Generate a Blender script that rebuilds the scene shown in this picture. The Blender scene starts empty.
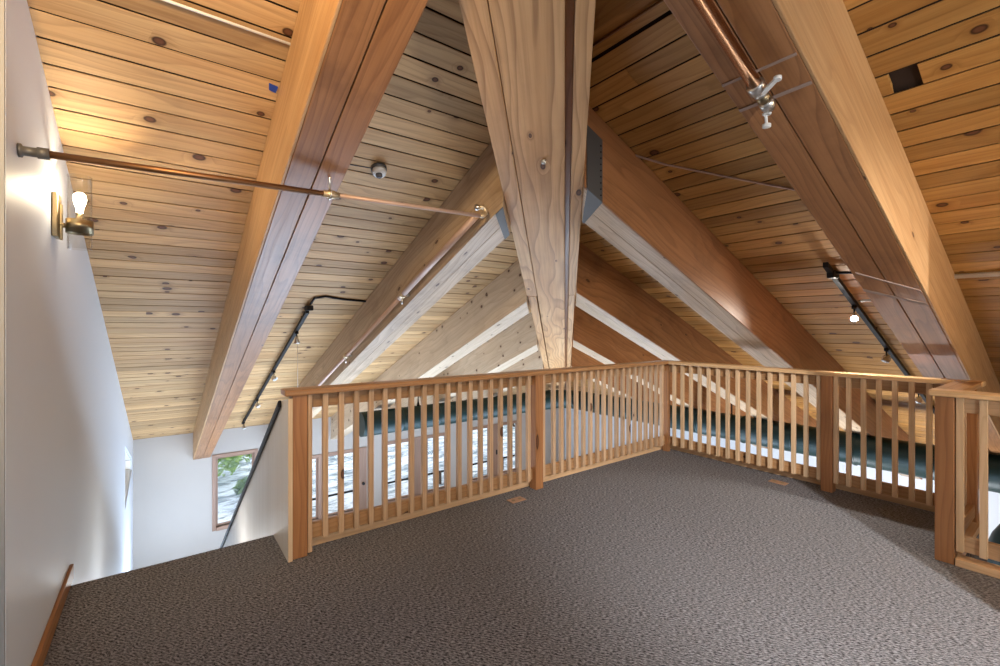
import bpy, bmesh, math, random
from mathutils import Vector, Matrix
random.seed(7)
SC = bpy.context.scene
COL = SC.collection
V = Vector
# ------------------------------------------------------------------ constants of the place (metres)
S = 0.411            # roof pitch
ZL, ZR = 3.875, 3.79 # roof planes: z = ZL - S*y (left slope), z = ZR - S*x (right slope)
HC = (ZL - ZR) / S   # hip line: y = x + HC
XW = -0.435          # left wall
YE, XE = 11.0, 11.0  # eave walls
ZF = -3.3            # lower floor
def zl(y): return ZL - S * y
def zr(x): return ZR - S * x

# ------------------------------------------------------------------ node helpers
def new_mat(name):
    m = bpy.data.materials.new(name); m.use_nodes = True
    nt = m.node_tree; nt.nodes.clear()
    return m, nt
class N:
    def __init__(s, nt): s.nt = nt
    def __call__(s, t, **kw):
        n = s.nt.nodes.new(t)
        for k, v in kw.items(): setattr(n, k, v)
        return n
    def link(s, a, b): s.nt.links.new(a, b)
    def _in(s, sock, v):
        if isinstance(v, bpy.types.NodeSocket): s.link(v, sock)
        else: sock.default_value = v
    def math(s, op, a, b=0.0, c=None, clamp=False):
        n = s('ShaderNodeMath', operation=op); n.use_clamp = clamp
        s._in(n.inputs[0], a); s._in(n.inputs[1], b)
        if c is not None: s._in(n.inputs[2], c)
        return n.outputs[0]
    def comb(s, x, y, z):
        n = s('ShaderNodeCombineXYZ')
        for i, v in enumerate((x, y, z)): s._in(n.inputs[i], v)
        return n.outputs[0]
    def noise(s, vec, scale=1.0, detail=3.0, rough=0.55, dist=0.0):
        n = s('ShaderNodeTexNoise'); s.link(vec, n.inputs['Vector'])
        n.inputs['Scale'].default_value = scale; n.inputs['Detail'].default_value = detail
        n.inputs['Roughness'].default_value = rough; n.inputs['Distortion'].default_value = dist
        return n.outputs['Fac']
    def rng(s, v, a, b, c=0.0, d=1.0, smooth=False):
        n = s('ShaderNodeMapRange'); n.clamp = True
        if smooth: n.interpolation_type = 'SMOOTHSTEP'
        s._in(n.inputs[0], v)
        for i, x in enumerate((a, b, c, d)): s._in(n.inputs[i + 1], x)
        return n.outputs[0]
    def mix(s, f, a, b, mode='MIX'):
        n = s('ShaderNodeMix', data_type='RGBA', blend_type=mode)
        s._in(n.inputs[0], f)
        for i, x in ((6, a), (7, b)):
            if isinstance(x, tuple): x = (x + (1.0,))[:4]
            s._in(n.inputs[i], x)
        return n.outputs[2]
def finish(n, color, rough=0.5, metal=0.0, bump=None, bstr=0.2, bdist=0.002, spec=0.5, coat=0.0):
    b = n('ShaderNodeBsdfPrincipled'); o = n('ShaderNodeOutputMaterial')
    if isinstance(color, tuple): color = (color + (1.0,))[:4]
    n._in(b.inputs['Base Color'], color); n._in(b.inputs['Roughness'], rough)
    b.inputs['Metallic'].default_value = metal; b.inputs['Specular IOR Level'].default_value = spec
    b.inputs['Coat Weight'].default_value = coat
    if bump is not None:
        bn = n('ShaderNodeBump'); bn.inputs['Strength'].default_value = bstr; bn.inputs['Distance'].default_value = bdist
        n.link(bump, bn.inputs['Height']); n.link(bn.outputs[0], b.inputs['Normal'])
    n.link(b.outputs[0], o.inputs[0])
    return b

def wood(name, base, dark, light=None, rough=0.5, ring=0.45, ring_scale=9.0, knots=0.0, knot_col=(0.030, 0.011, 0.005),
         vary=0.25, kscale=(3.6, 7.5), dirt=0.0, spec=0.4, krad=0.13):
    m, nt = new_mat(name); n = N(nt)
    uv = n('ShaderNodeUVMap'); uv.uv_map = 'UVMap'
    sep = n('ShaderNodeSeparateXYZ'); n.link(uv.outputs[0], sep.inputs[0])
    at = n('ShaderNodeAttribute'); at.attribute_name = 'rnd'
    oi = n('ShaderNodeObjectInfo')
    r = n.math('FRACT', n.math('ADD', at.outputs['Fac'], n.math('MULTIPLY', oi.outputs['Random'], 7.31)))
    u = n.math('ADD', sep.outputs[0], n.math('MULTIPLY', r, 53.0))
    v = n.math('ADD', sep.outputs[1], n.math('MULTIPLY', r, 17.0))
    # knots (cells along the board)
    vk = n.comb(n.math('MULTIPLY', u, kscale[0]), n.math('MULTIPLY', v, kscale[1]), 0.0)
    vor = n('ShaderNodeTexVoronoi', voronoi_dimensions='2D'); n.link(vk, vor.inputs['Vector']); vor.inputs['Scale'].default_value = 1.0
    vor.inputs['Randomness'].default_value = 0.9
    scol = n('ShaderNodeSeparateColor'); n.link(vor.outputs['Color'], scol.inputs[0])
    on = n.math('LESS_THAN', scol.outputs[0], knots)
    krad = n.math('ADD', krad * 0.4, n.math('MULTIPLY', scol.outputs[1], krad))
    kd = n.math('DIVIDE', vor.outputs['Distance'], krad)
    kn = n.math('MULTIPLY', on, n.rng(kd, 0.85, 1.15, 1.0, 0.0))
    khalo = n.math('MULTIPLY', on, n.rng(kd, 0.6, 3.2, 1.0, 0.0, True))
    # rings: a slow wander of v
    wob = n.noise(n.comb(n.math('MULTIPLY', u, 0.55), n.math('MULTIPLY', v, 2.6), r), 1.0, 2.0)
    ph = n.math('ADD', n.math('MULTIPLY', v, ring_scale), n.math('MULTIPLY', wob, 9.0))
    ph = n.math('ADD', ph, n.math('MULTIPLY', khalo, 0.9))
    saw = n.math('FRACT', ph)
    rings = n.math('POWER', saw, 3.0)
    rings = n.math('MULTIPLY', rings, n.rng(saw, 0.93, 1.0, 1.0, 0.0))
    streak = n.noise(n.comb(n.math('MULTIPLY', u, 1.6), n.math('MULTIPLY', v, 60.0), r), 1.0, 4.0, 0.6)
    broad = n.noise(n.comb(n.math('MULTIPLY', u, 0.9), n.math('MULTIPLY', v, 6.0), n.math('ADD', r, 5.0)), 1.0, 3.0)
    light = light or tuple(min(1, c * 1.25) for c in base)
    c = n.mix(n.rng(broad, 0.3, 0.7), base, light)
    c = n.mix(n.math('MULTIPLY', rings, ring), c, dark)
    c = n.mix(n.rng(streak, 0.45, 0.75, 0.0, 0.35), c, dark)
    # per board value
    r2 = n.math('FRACT', n.math('MULTIPLY', r, 41.7))
    val = n.math('ADD', 1.0 - vary * 0.5, n.math('MULTIPLY', r2, vary))
    c = n.mix(1.0, c, n.comb(val, val, val), 'MULTIPLY')
    c = n.mix(n.math('MULTIPLY', khalo, 0.35), c, dark)
    rim = n.rng(kd, 0.35, 0.95, 0.0, 1.0, True)
    kc = n.mix(rim, tuple(min(1, 4.2 * q) for q in knot_col), knot_col)
    c = n.mix(n.math('MULTIPLY', kn, 0.95), c, kc)
    if dirt:
        g = n('ShaderNodeTexCoord')
        d = n.noise(g.outputs['Object'], 2.3, 5.0, 0.65)
        c = n.mix(n.rng(d, 0.52, 0.72, 0.0, dirt), c, tuple(x * 0.45 for x in dark))
    h = n.math('SUBTRACT', streak, n.math('MULTIPLY', rings, 0.5))
    finish(n, c, n.rng(streak, 0.3, 0.8, rough, rough + 0.12), 0.0, h, 0.18, 0.002, spec)
    return m

def plain(name, col, rough=0.5, metal=0.0, mottled=0.08, scale=8.0, spec=0.5, bstr=0.05, coat=0.0):
    m, nt = new_mat(name); n = N(nt)
    g = n('ShaderNodeTexCoord')
    f = n.noise(g.outputs['Object'], scale, 4.0)
    c = n.mix(f, tuple(x * (1 - mottled) for x in col), tuple(min(1, x * (1 + mottled)) for x in col))
    finish(n, c, n.rng(f, 0.2, 0.8, max(0.03, rough - 0.04), rough + 0.04), metal, f, bstr, 0.002, spec, coat)
    return m

M = {}
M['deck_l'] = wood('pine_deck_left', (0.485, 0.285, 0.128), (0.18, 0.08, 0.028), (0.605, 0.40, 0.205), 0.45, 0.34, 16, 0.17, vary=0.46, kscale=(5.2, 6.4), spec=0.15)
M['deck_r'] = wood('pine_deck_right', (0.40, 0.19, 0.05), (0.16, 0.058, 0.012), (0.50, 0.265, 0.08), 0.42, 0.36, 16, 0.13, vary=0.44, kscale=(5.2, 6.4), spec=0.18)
M['beam_red'] = wood('fir_beam_red', (0.31, 0.132, 0.047), (0.115, 0.040, 0.014), (0.40, 0.185, 0.075), 0.31, 0.50, 14, 0.03, vary=0.16, dirt=0.35, krad=0.08)
M['beam_orange'] = wood('fir_beam_orange', (0.36, 0.150, 0.052), (0.13, 0.045, 0.014), (0.46, 0.21, 0.085), 0.38, 0.42, 14, 0.03, vary=0.22, dirt=0.3, krad=0.08)
M['beam_lit_side'] = wood('fir_beam_lit_side', (0.46, 0.26, 0.115), (0.24, 0.11, 0.04), (0.57, 0.35, 0.17), 0.45, 0.32, 9, 0.03, vary=0.14, dirt=0.12, krad=0.07)  # same timber as the undersides, lamp light on the sides put into its colour
M['beam_daylit'] = wood('fir_beam_daylit', (0.47, 0.325, 0.20), (0.19, 0.105, 0.055), (0.60, 0.445, 0.30), 0.36, 0.42, 14, 0.07, vary=0.16, dirt=0.28, krad=0.09)  # greyer copy of the beam wood, window daylight put into its colour
M['beam_lit_pale'] = wood('fir_beam_lit_pale', (0.56, 0.42, 0.285), (0.30, 0.19, 0.115), (0.68, 0.54, 0.39), 0.45, 0.30, 10, 0.16, vary=0.14, dirt=0.15, krad=0.13, kscale=(6, 7))  # left rafters lightened in colour for the light from lower left
M['hip'] = wood('hip_board', (0.50, 0.268, 0.112), (0.20, 0.085, 0.03), (0.60, 0.36, 0.175), 0.5, 0.70, 15, 0.05, vary=0.10, dirt=0.14, krad=0.1)
M['cap'] = wood('rail_cap', (0.36, 0.19, 0.082), (0.16, 0.07, 0.027), None, 0.33, 0.45, 30, 0.02, vary=0.2)
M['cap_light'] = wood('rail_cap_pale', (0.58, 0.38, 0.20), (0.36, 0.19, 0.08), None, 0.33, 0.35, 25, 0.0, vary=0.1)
M['baluster'] = wood('rail_baluster', (0.48, 0.315, 0.185), (0.27, 0.15, 0.075), (0.59, 0.41, 0.265), 0.42, 0.35, 35, 0.02, vary=0.28)
M['baluster_lit'] = wood('rail_baluster_lit', (0.58, 0.40, 0.235), (0.36, 0.21, 0.10), (0.68, 0.49, 0.31), 0.42, 0.30, 35, 0.02, vary=0.24)  # lighter copy of the baluster wood: the right run's light as colour
M['post'] = wood('rail_post', (0.33, 0.15, 0.06), (0.14, 0.05, 0.017), (0.41, 0.195, 0.08), 0.38, 0.42, 32, 0.06, vary=0.2, kscale=(2.2, 9))
M['subrail'] = wood('rail_stretcher', (0.36, 0.205, 0.095), (0.21, 0.09, 0.032), None, 0.45, 0.4, 30, 0.04, vary=0.25)
M['trimwood'] = wood('floor_nosing', (0.56, 0.37, 0.21), (0.33, 0.18, 0.08), None, 0.45, 0.3, 30, 0.0, vary=0.15)
M['baseb'] = wood('baseboard_oak', (0.36, 0.155, 0.045), (0.2, 0.075, 0.02), None, 0.35, 0.4, 30, 0.0, vary=0.1)
M['winwood'] = wood('window_timber', (0.29, 0.175, 0.12), (0.16, 0.085, 0.05), None, 0.4, 0.35, 30, 0.0, vary=0.15)
M['ply'] = wood('whitewashed_panel', (0.73, 0.70, 0.655), (0.60, 0.55, 0.49), (0.78, 0.755, 0.715), 0.5, 0.18, 7, 0.0, vary=0.03)
M['plyedge'] = wood('panel_edge', (0.62, 0.47, 0.31), (0.42, 0.27, 0.15), None, 0.5, 0.3, 60, 0.0, vary=0.05)
M['wall'] = plain('white_wall_paint', (0.70, 0.745, 0.80), 0.5, 0, 0.015, 3.0, 0.3, 0.02)
M['wallshade'] = plain('wall_shade_grey', (0.30, 0.30, 0.30), 0.6)  # shade on the wall end, put into colour
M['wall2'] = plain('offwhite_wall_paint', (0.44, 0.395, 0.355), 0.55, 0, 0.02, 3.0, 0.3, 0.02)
M['black'] = plain('black_metal', (0.014, 0.013, 0.013), 0.6, 0.0, spec=0.2)
M['handrail'] = plain('dark_handrail', (0.012, 0.010, 0.011), 0.5, spec=0.2)
M['chrome'] = plain('zinc_metal', (0.62, 0.61, 0.58), 0.3, 1.0)
M['brass'] = plain('aged_brass', (0.30, 0.235, 0.14), 0.36, 1.0, 0.15, 30)
M['copper'] = plain('copper_pipe', (0.74, 0.40, 0.22), 0.2, 1.0, 0.2, 12)
M['oldcopper'] = plain('tarnished_copper', (0.24, 0.12, 0.055), 0.42, 0.9, 0.25, 14)
M['solder'] = plain('pale_solder', (0.62, 0.50, 0.34), 0.4, 0.8)
M['paintpipe'] = plain('painted_pipe', (0.50, 0.34, 0.27), 0.45, 0.2, 0.12, 9)
M['whitepl'] = plain('white_plastic', (0.78, 0.77, 0.74), 0.4)
M['greypl'] = plain('smoked_plastic', (0.12, 0.12, 0.125), 0.2)
M['blue'] = plain('blue_tape', (0.02, 0.06, 0.38), 0.5)
M['chalk'] = plain('pale_caulk', (0.36, 0.25, 0.20), 0.7)
M['steel'] = plain('dark_steel_plate', (0.11, 0.105, 0.10), 0.5, 0.4)
M['felt'] = plain('black_roof_felt', (0.028, 0.014, 0.007), 0.9)
M['copperplate'] = plain('tan_floor_plate', (0.42, 0.255, 0.165), 0.4, 0.2)
M['duct'] = plain('dark_green_duct', (0.006, 0.022, 0.021), 0.40, 0.0, 0.2, 5.0, 0.32, 0.04, 0.0)
M['snow'] = None

def carpet_mat():
    m, nt = new_mat('brown_tweed_carpet'); n = N(nt)
    g = n('ShaderNodeTexCoord'); sep = n('ShaderNodeSeparateXYZ'); n.link(g.outputs['Object'], sep.inputs[0])
    x, y = sep.outputs[0], sep.outputs[1]
    # diagonal ribs of loops, broken up by noise
    wob = n.noise(g.outputs['Object'], 14.0, 3.0)
    a = n.math('ADD', n.math('ADD', x, n.math('MULTIPLY', y, 0.8)), n.math('MULTIPLY', wob, 0.05))
    b = n.math('SUBTRACT', n.math('MULTIPLY', x, 0.8), y)
    ribs = n.math('SINE', n.math('MULTIPLY', a, 300.0))
    fle = n.noise(n.comb(n.math('MULTIPLY', a, 120.0), n.math('MULTIPLY', b, 42.0), 0.0), 1.0, 3.0, 0.7)
    loop = n.rng(ribs, -0.9, 0.9)
    wear = n.noise(g.outputs['Object'], 0.9, 3.0)
    f = n.math('ADD', n.math('MULTIPLY', loop, 0.25), n.math('MULTIPLY', n.rng(fle, 0.42, 0.60), 0.8))
    c = n.mix(f, (0.023, 0.022, 0.025), (0.37, 0.37, 0.40))
    c = n.mix(n.rng(wear, 0.35, 0.7, 0.0, 0.25), c, (0.185, 0.185, 0.198))
    finish(n, c, 0.95, 0, f, 0.6, 0.006, 0.1)
    return m
M['carpet'] = carpet_mat()
M['lowfloor'] = plain('pale_lower_floor', (0.42, 0.38, 0.34), 0.6, 0, 0.1, 2.0)

def snow_mat():
    m, nt = new_mat('patchy_snow_ground'); n = N(nt)
    g = n('ShaderNodeTexCoord')
    mp = n('ShaderNodeMapping'); n.link(g.outputs['Object'], mp.inputs[0]); mp.inputs['Scale'].default_value = (0.5, 1.3, 1.0)
    a = n.noise(mp.outputs[0], 2.2, 6.0, 0.68, 0.6)
    b = n.noise(mp.outputs[0], 9.0, 4.0, 0.7)
    f = n.rng(n.math('ADD', n.math('MULTIPLY', a, 0.75), n.math('MULTIPLY', b, 0.3)), 0.47, 0.60)
    c = n.mix(f, (0.82, 0.86, 0.90), (0.22, 0.265, 0.285))
    c = n.mix(n.rng(b, 0.58, 0.7, 0, 0.7), c, (0.16, 0.19, 0.15))
    finish(n, c, 0.8, 0, a, 0.5, 0.1, 0.1)
    return m
M['snow'] = snow_mat()
def leaf_mat(name, c1, c2):
    m, nt = new_mat(name); n = N(nt)
    at = n('ShaderNodeAttribute'); at.attribute_name = 'rnd'
    c = n.mix(at.outputs['Fac'], c1, c2)
    finish(n, c, 0.6, 0, None)
    return m
M['leaf'] = leaf_mat('spring_leaves', (0.10, 0.22, 0.035), (0.36, 0.50, 0.12))
M['leaf2'] = leaf_mat('dark_leaves', (0.06, 0.13, 0.035), (0.20, 0.30, 0.09))
M['bark'] = plain('bark', (0.12, 0.085, 0.065), 0.8, 0, 0.3, 20)
def glass_mat(name, tint=(1, 1, 1), rough=0.02, f0=0.6):
    m, nt = new_mat(name); n = N(nt)
    t = n('ShaderNodeBsdfTransparent'); t.inputs[0].default_value = tint + (1,)
    gl = n('ShaderNodeBsdfGlossy'); gl.inputs['Roughness'].default_value = rough
    lw = n('ShaderNodeLayerWeight'); lw.inputs[0].default_value = 0.5
    fr = n.math('ADD', 0.008, n.math('MULTIPLY', n.math('POWER', lw.outputs['Facing'], 4.0), f0))
    mx = n('ShaderNodeMixShader'); n.link(fr, mx.inputs[0]); n.link(t.outputs[0], mx.inputs[1]); n.link(gl.outputs[0], mx.inputs[2])
    o = n('ShaderNodeOutputMaterial'); n.link(mx.outputs[0], o.inputs[0])
    return m
M['glass'] = glass_mat('clear_glass', (0.95, 0.97, 0.98))
M['shade'] = glass_mat('sconce_glass', (0.97, 0.96, 0.94), 0.10, 0.9)
def emit_mat(name, col, st):
    m, nt = new_mat(name); n = N(nt)
    e = n('ShaderNodeEmission'); e.inputs[0].default_value = col + (1,); e.inputs[1].default_value = st
    o = n('ShaderNodeOutputMaterial'); n.link(e.outputs[0], o.inputs[0]); return m
M['bulb'] = emit_mat('warm_bulb', (1.0, 0.86, 0.66), 30.0)
M['lamp'] = emit_mat('lit_spot_lamp', (1.0, 0.97, 0.92), 120.0)

# ------------------------------------------------------------------ mesh building
class MB:
    """collects faces with uv (u along the grain, metres) and a random value per board, links them as one object"""
    def __init__(s): s.v, s.f, s.uv, s.r, s.sm = [], [], [], [], []
    def quad(s, pts, uvs, rnd, smooth=False):
        i = len(s.v); s.v += [V(p) for p in pts]; s.f.append(tuple(range(i, i + len(pts)))); s.uv.append(uvs); s.r.append(rnd); s.sm.append(smooth)
    def solid(s, base, top, rnd=None, uaxis=None):
        """prism between two matching loops (base at the start of the grain, top at its end)"""
        rnd = random.random() if rnd is None else rnd
        base = [V(p) for p in base]; top = [V(p) for p in top]; k = len(base)
        L = (sum(top, V()) / k - sum(base, V()) / k); Ln = L.length; d = L / Ln
        o = base[0]; off = random.random() * 3
        i = len(s.v); s.v += base + top
        acc = 0.0
        per = [0.0]
        for j in range(k): per.append(per[-1] + (base[(j + 1) % k] - base[j]).length)
        for j in range(k):
            a, b = j, (j + 1) % k
            ua, ub, uc, ud = ((p - o).dot(d) for p in (base[a], base[b], top[b], top[a]))
            s.f.append((i + a, i + b, i + k + b, i + k + a)); s.uv.append([(ua, per[j] + off), (ub, per[j + 1] + off), (uc, per[j + 1] + off), (ud, per[j] + off)])
            s.r.append(rnd); s.sm.append(False)
        # ends
        e1 = (base[1] - base[0]).normalized(); e2 = d.cross(e1)
        for loop, idx in ((base[::-1], [i + k - 1 - q for q in range(k)]), (top, [i + k + q for q in range(k)])):
            s.f.append(tuple(idx)); s.uv.append([((p - o).dot(e1) * 0.3, (p - o).dot(e2) + off) for p in loop]); s.r.append(rnd); s.sm.append(False)
        return s
    def box(s, lo, hi, grain='x', rnd=None):
        x0, y0, z0 = lo; x1, y1, z1 = hi
        if grain == 'x': b = [(x0, y0, z0), (x0, y1, z0), (x0, y1, z1), (x0, y0, z1)]; t = [(x1, p[1], p[2]) for p in b]; b, t = b[::-1], t[::-1]
        elif grain == 'y': b = [(x0, y0, z0), (x1, y0, z0), (x1, y0, z1), (x0, y0, z1)]; t = [(p[0], y1, p[2]) for p in b]
        else: b = [(x0, y0, z0), (x0, y1, z0), (x1, y1, z0), (x1, y0, z0)]; t = [(p[0], p[1], z1) for p in b]
        return s.solid(b, t, rnd)
    def tube(s, pts, r, n=12, caps=True, rnd=None):
        """round tube through points; r a number or one per point"""
        pts = [V(p) for p in pts]; rs = r if isinstance(r, (list, tuple)) else [r] * len(pts)
        rnd = random.random() if rnd is None else rnd
        up = None; rings = []; acc = 0; us = []
        for i, p in enumerate(pts):
            a = pts[max(0, i - 1)]; b = pts[min(len(pts) - 1, i + 1)]
            d = (b - a).normalized()
            if up is None:
                up = d.orthogonal().normalized()
            up = (up - d * up.dot(d))
            up = up.normalized() if up.length > 1e-6 else d.orthogonal().normalized()
            w = d.cross(up)
            if i: acc += (p - pts[i - 1]).length
            us.append(acc)
            rings.append([p + (up * math.cos(t) + w * math.sin(t)) * rs[i] for t in (2 * math.pi * q / n for q in range(n))])
        i0 = len(s.v)
        for rg in rings: s.v += rg
        for i in range(len(rings) - 1):
            for q in range(n):
                q2 = (q + 1) % n
                s.f.append((i0 + i * n + q, i0 + i * n + q2, i0 + (i + 1) * n + q2, i0 + (i + 1) * n + q))
                s.uv.append([(us[i], q / n), (us[i], (q + 1) / n), (us[i + 1], (q + 1) / n), (us[i + 1], q / n)]); s.r.append(rnd); s.sm.append(True)
        if caps:
            s.f.append(tuple(i0 + q for q in range(n))[::-1]); s.uv.append([(0, 0)] * n); s.r.append(rnd); s.sm.append(False)
            s.f.append(tuple(i0 + (len(rings) - 1) * n + q for q in range(n))); s.uv.append([(0, 0)] * n); s.r.append(rnd); s.sm.append(False)
        return s
    def lathe(s, prof, o, axis=(0, 0, 1), n=20):
        """profile of (radius, height) turned about an axis through o"""
        axis = V(axis).normalized(); a = axis.orthogonal().normalized(); b = axis.cross(a); o = V(o)
        i0 = len(s.v); rnd = random.random()
        for r, h in prof:
            for q in range(n):
                t = 2 * math.pi * q / n
                s.v.append(o + axis * h + (a * math.cos(t) + b * math.sin(t)) * r)
        for i in range(len(prof) - 1):
            for q in range(n):
                q2 = (q + 1) % n
                s.f.append((i0 + i * n + q, i0 + i * n + q2, i0 + (i + 1) * n + q2, i0 + (i + 1) * n + q))
                s.uv.append([(0, 0)] * 4); s.r.append(rnd); s.sm.append(True)
        return s
    def torus(s, o, axis, R, r, n=20, k=8):
        axis = V(axis).normalized(); a = axis.orthogonal().normalized(); b = axis.cross(a); o = V(o)
        pts = [o + (a * math.cos(t) + b * math.sin(t)) * R for t in (2 * math.pi * q / n for q in range(n + 1))]
        return s.tube(pts, r, k, False)
    def build(s, name, mat, parent=None, bevel=0.0, label=None, weld=False):
        me = bpy.data.meshes.new(name)
        off = parent['_o'] if parent is not None else (0, 0, 0)
        off = V(off)
        me.from_pydata([tuple(p - off) for p in s.v], [], s.f)
        uv = me.uv_layers.new(name='UVMap'); at = me.attributes.new('rnd', 'FLOAT', 'FACE')
        li = 0
        for fi, p in enumerate(me.polygons):
            at.data[fi].value = s.r[fi]; p.use_smooth = s.sm[fi]
            for q, l in enumerate(p.loop_indices): uv.data[l].uv = s.uv[fi][q]
        me.materials.append(mat)
        bm = bmesh.new(); bm.from_mesh(me); bmesh.ops.recalc_face_normals(bm, faces=bm.faces); bm.to_mesh(me); bm.free()
        o = bpy.data.objects.new(name, me); COL.objects.link(o)
        if parent is not None: o.parent = parent; o['_o'] = tuple(off)
        else: o['_o'] = (0, 0, 0)
        if bevel:
            md = o.modifiers.new('Bevel', 'BEVEL'); md.width = bevel; md.segments = 2; md.limit_method = 'ANGLE'; md.angle_limit = math.radians(50)
        if label: o['label'] = label
        return o
def thing(name, label, cat, loc, group=None):
    o = bpy.data.objects.new(name, None); COL.objects.link(o); o.location = loc; o['_o'] = tuple(loc); o.empty_display_size = 0.1
    return tag(o, label, cat, group)
def tag(o, label, cat, group=None):
    o['label'] = label; o['category'] = cat
    if group: o['group'] = group
    return o
def struct(o): o['kind'] = 'structure'; return o
def copy_part(src, parent, delta):
    c = src.copy(); COL.objects.link(c); c.parent = parent; c.location = src.location + V(delta); return c

# ------------------------------------------------------------------ floor, walls
def plate(name, poly, z0, z1, mat):
    mb = MB(); n = len(poly)
    a = sum(poly[i][0] * poly[(i + 1) % n][1] - poly[(i + 1) % n][0] * poly[i][1] for i in range(n))
    if a < 0: poly = poly[::-1]
    mb.quad([(x, y, z1) for x, y in poly], [(x, y) for x, y in poly], 0.5)
    mb.quad([(x, y, z0) for x, y in poly[::-1]], [(x, y) for x, y in poly[::-1]], 0.5)
    for i in range(n):
        (xa, ya), (xb, yb) = poly[i], poly[(i + 1) % n]
        mb.quad([(xa, ya, z0), (xb, yb, z0), (xb, yb, z1), (xa, ya, z1)], [(0, z0), (1, z0), (1, z1), (0, z1)], 0.5)
    return struct(mb.build(name, mat))
plate('floor', [(-2.2, -3.0), (4.06, -3.0), (4.06, 0.53), (5.065, 0.53), (5.065, 3.30), (0.65, 3.30), (0.65, 3.565), (XW, 3.565), (XW, 2.29), (-2.2, 2.29)], -0.32, 0.0, M['carpet'])
plate('floor_lower', [(-2.3, -3.1), (XE + 0.15, -3.1), (XE + 0.15, YE + 0.15), (-2.3, YE + 0.15)], ZF - 0.15, ZF, M['lowfloor'])

def wall_with_holes(name, axis, c, t, span, zlo, ztop, holes, mat):
    """wall on a plane axis=c, thickness t outwards, along span; ztop(s) its top; holes = (s0, s1, z0, z1)"""
    mb = MB()
    cuts = sorted({span[0], span[1]} | {h[0] for h in holes} | {h[1] for h in holes})
    def add(s0, s1, za0, za1, zb0, zb1):
        def P(s, z, d): return (c + d, s, z) if axis == 'x' else (s, c + d, z)
        lo = [P(s0, za0, 0), P(s0, za0, t), P(s0, zb0, t), P(s0, zb0, 0)]; hi = [P(s1, za1, 0), P(s1, za1, t), P(s1, zb1, t), P(s1, zb1, 0)]
        mb.solid(lo, hi, 0.5)
    for s0, s1 in zip(cuts, cuts[1:]):
        hs = sorted([h for h in holes if h[0] <= s0 and h[1] >= s1], key=lambda h: h[2]); z = (zlo, zlo)
        for h in hs:
            h = h if len(h) == 6 else (h[0], h[1], h[2], h[3], h[2], h[3])
            add(s0, s1, z[0], z[1], h[2], h[4]); z = (h[3], h[5])
        add(s0, s1, z[0], z[1], ztop(s0), ztop(s1))
    return struct(mb.build(name, mat))
WIN = [(0.90, 1.60, -2.65, -1.22), (2.18, 3.82, -3.00, -1.56), (4.56, 6.38, -3.00, -1.52), (7.16, 8.95, -2.98, -1.50)]
LW = (8.70, 10.62, -1.22, -0.27, -1.12, -0.90)
wall_with_holes('wall_left', 'x', XW, -0.14, (2.29, YE), ZF, lambda y: zl(y) + 0.03, [LW], M['wall'])
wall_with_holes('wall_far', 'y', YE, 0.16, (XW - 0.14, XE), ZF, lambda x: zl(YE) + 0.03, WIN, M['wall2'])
wall_with_holes('wall_right', 'x', XE, 0.16, (-3.1, YE + 0.16), ZF, lambda y: zr(XE) + 0.03, [], M['wall'])
# the near jog of the left wall and the walls behind the camera
wall_with_holes('wall_near', 'y', 2.29, 0.12, (-2.3, XW - 0.141), ZF, lambda x: zl(2.29), [], M['wall'])
struct(MB().box((XW - 0.2, 2.278, 0.0), (XW - 0.001, 2.2885, 2.88), 'z').build('shade_strip', M['wallshade']))  # added grey strip, darkens the wall end that the left light overlights
wall_with_holes('wall_side', 'x', -2.2, -0.12, (-3.1, 2.4), ZF, lambda y: 5.2, [], M['wall'])
wall_with_holes('wall_back', 'y', -3.0, -0.12, (-2.3, XE + 0.16), ZF, lambda x: 5.2, [], M['wall'])
wall_with_holes('wall_partition', 'x', 2.62, 0.12, (-3.0, -0.56), 0.0, lambda y: 2.6, [], M['wall'])

# ------------------------------------------------------------------ plank ceilings
PW = 0.128  # horizontal pitch of one board
def ceiling(left):
    mb = MB(); th = 0.03; gap = 0.0042
    z0 = ZL if left else ZR
    k0 = 2.629 if left else 2.333 + 0.0
    j = int((-2.4 - k0) / PW)
    lim = (YE if left else XE) + 0.12
    while k0 + j * PW < lim:
        a = k0 + j * PW; b = min(a + PW, lim); j += 1
        if left: s0, s1 = (XW - 0.1 if a > 2.42 else -2.3), (a + b) / 2 - HC + 0.06
        else: s0, s1 = -3.05, (a + b) / 2 + HC + 0.06
        if s1 <= s0: continue
        segs = [(s0, s1)]
        if not left and abs(a - (2.333 + 3 * PW)) < 0.01: segs = [(s0, 0.50), (0.607, s1)]  # a block missing from this board
        if (s1 - s0) > 5:
            c = random.uniform(2.0, s1 - 1.0) if left else random.uniform(3.5, s1 - 1)
            segs = segs[:-1] + [(segs[-1][0], c), (c + 0.002, segs[-1][1])] if c > segs[-1][0] + .5 else segs
        dz = random.uniform(-0.0012, 0.0012)
        if not left and abs(a - (2.333 - 4 * PW)) < 0.01: dz = 0.014
        for q0, q1, *up_ in segs:
            up = up_[0] if up_ else 0.0
            def P(t, s, d):
                z = z0 - S * t + d + dz + up
                return (s, t, z) if left else (t, s, z)
            g, ch = gap, 0.0016
            prof = [(a + g + 0.03, th), (a + g, ch), (a + g + ch, 0), (b - g - ch, 0), (b - g, ch), (b - g - 0.03, th)]
            mb.solid([P(t, q0, d) for t, d in prof], [P(t, q1, d) for t, d in prof])
    # dark underlay above the boards
    a, b = -3.0, lim
    return struct(mb.build('ceiling_left' if left else 'ceiling_right', M['deck_l'] if left else M['deck_r']))
ceiling(True); ceiling(False)
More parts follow.
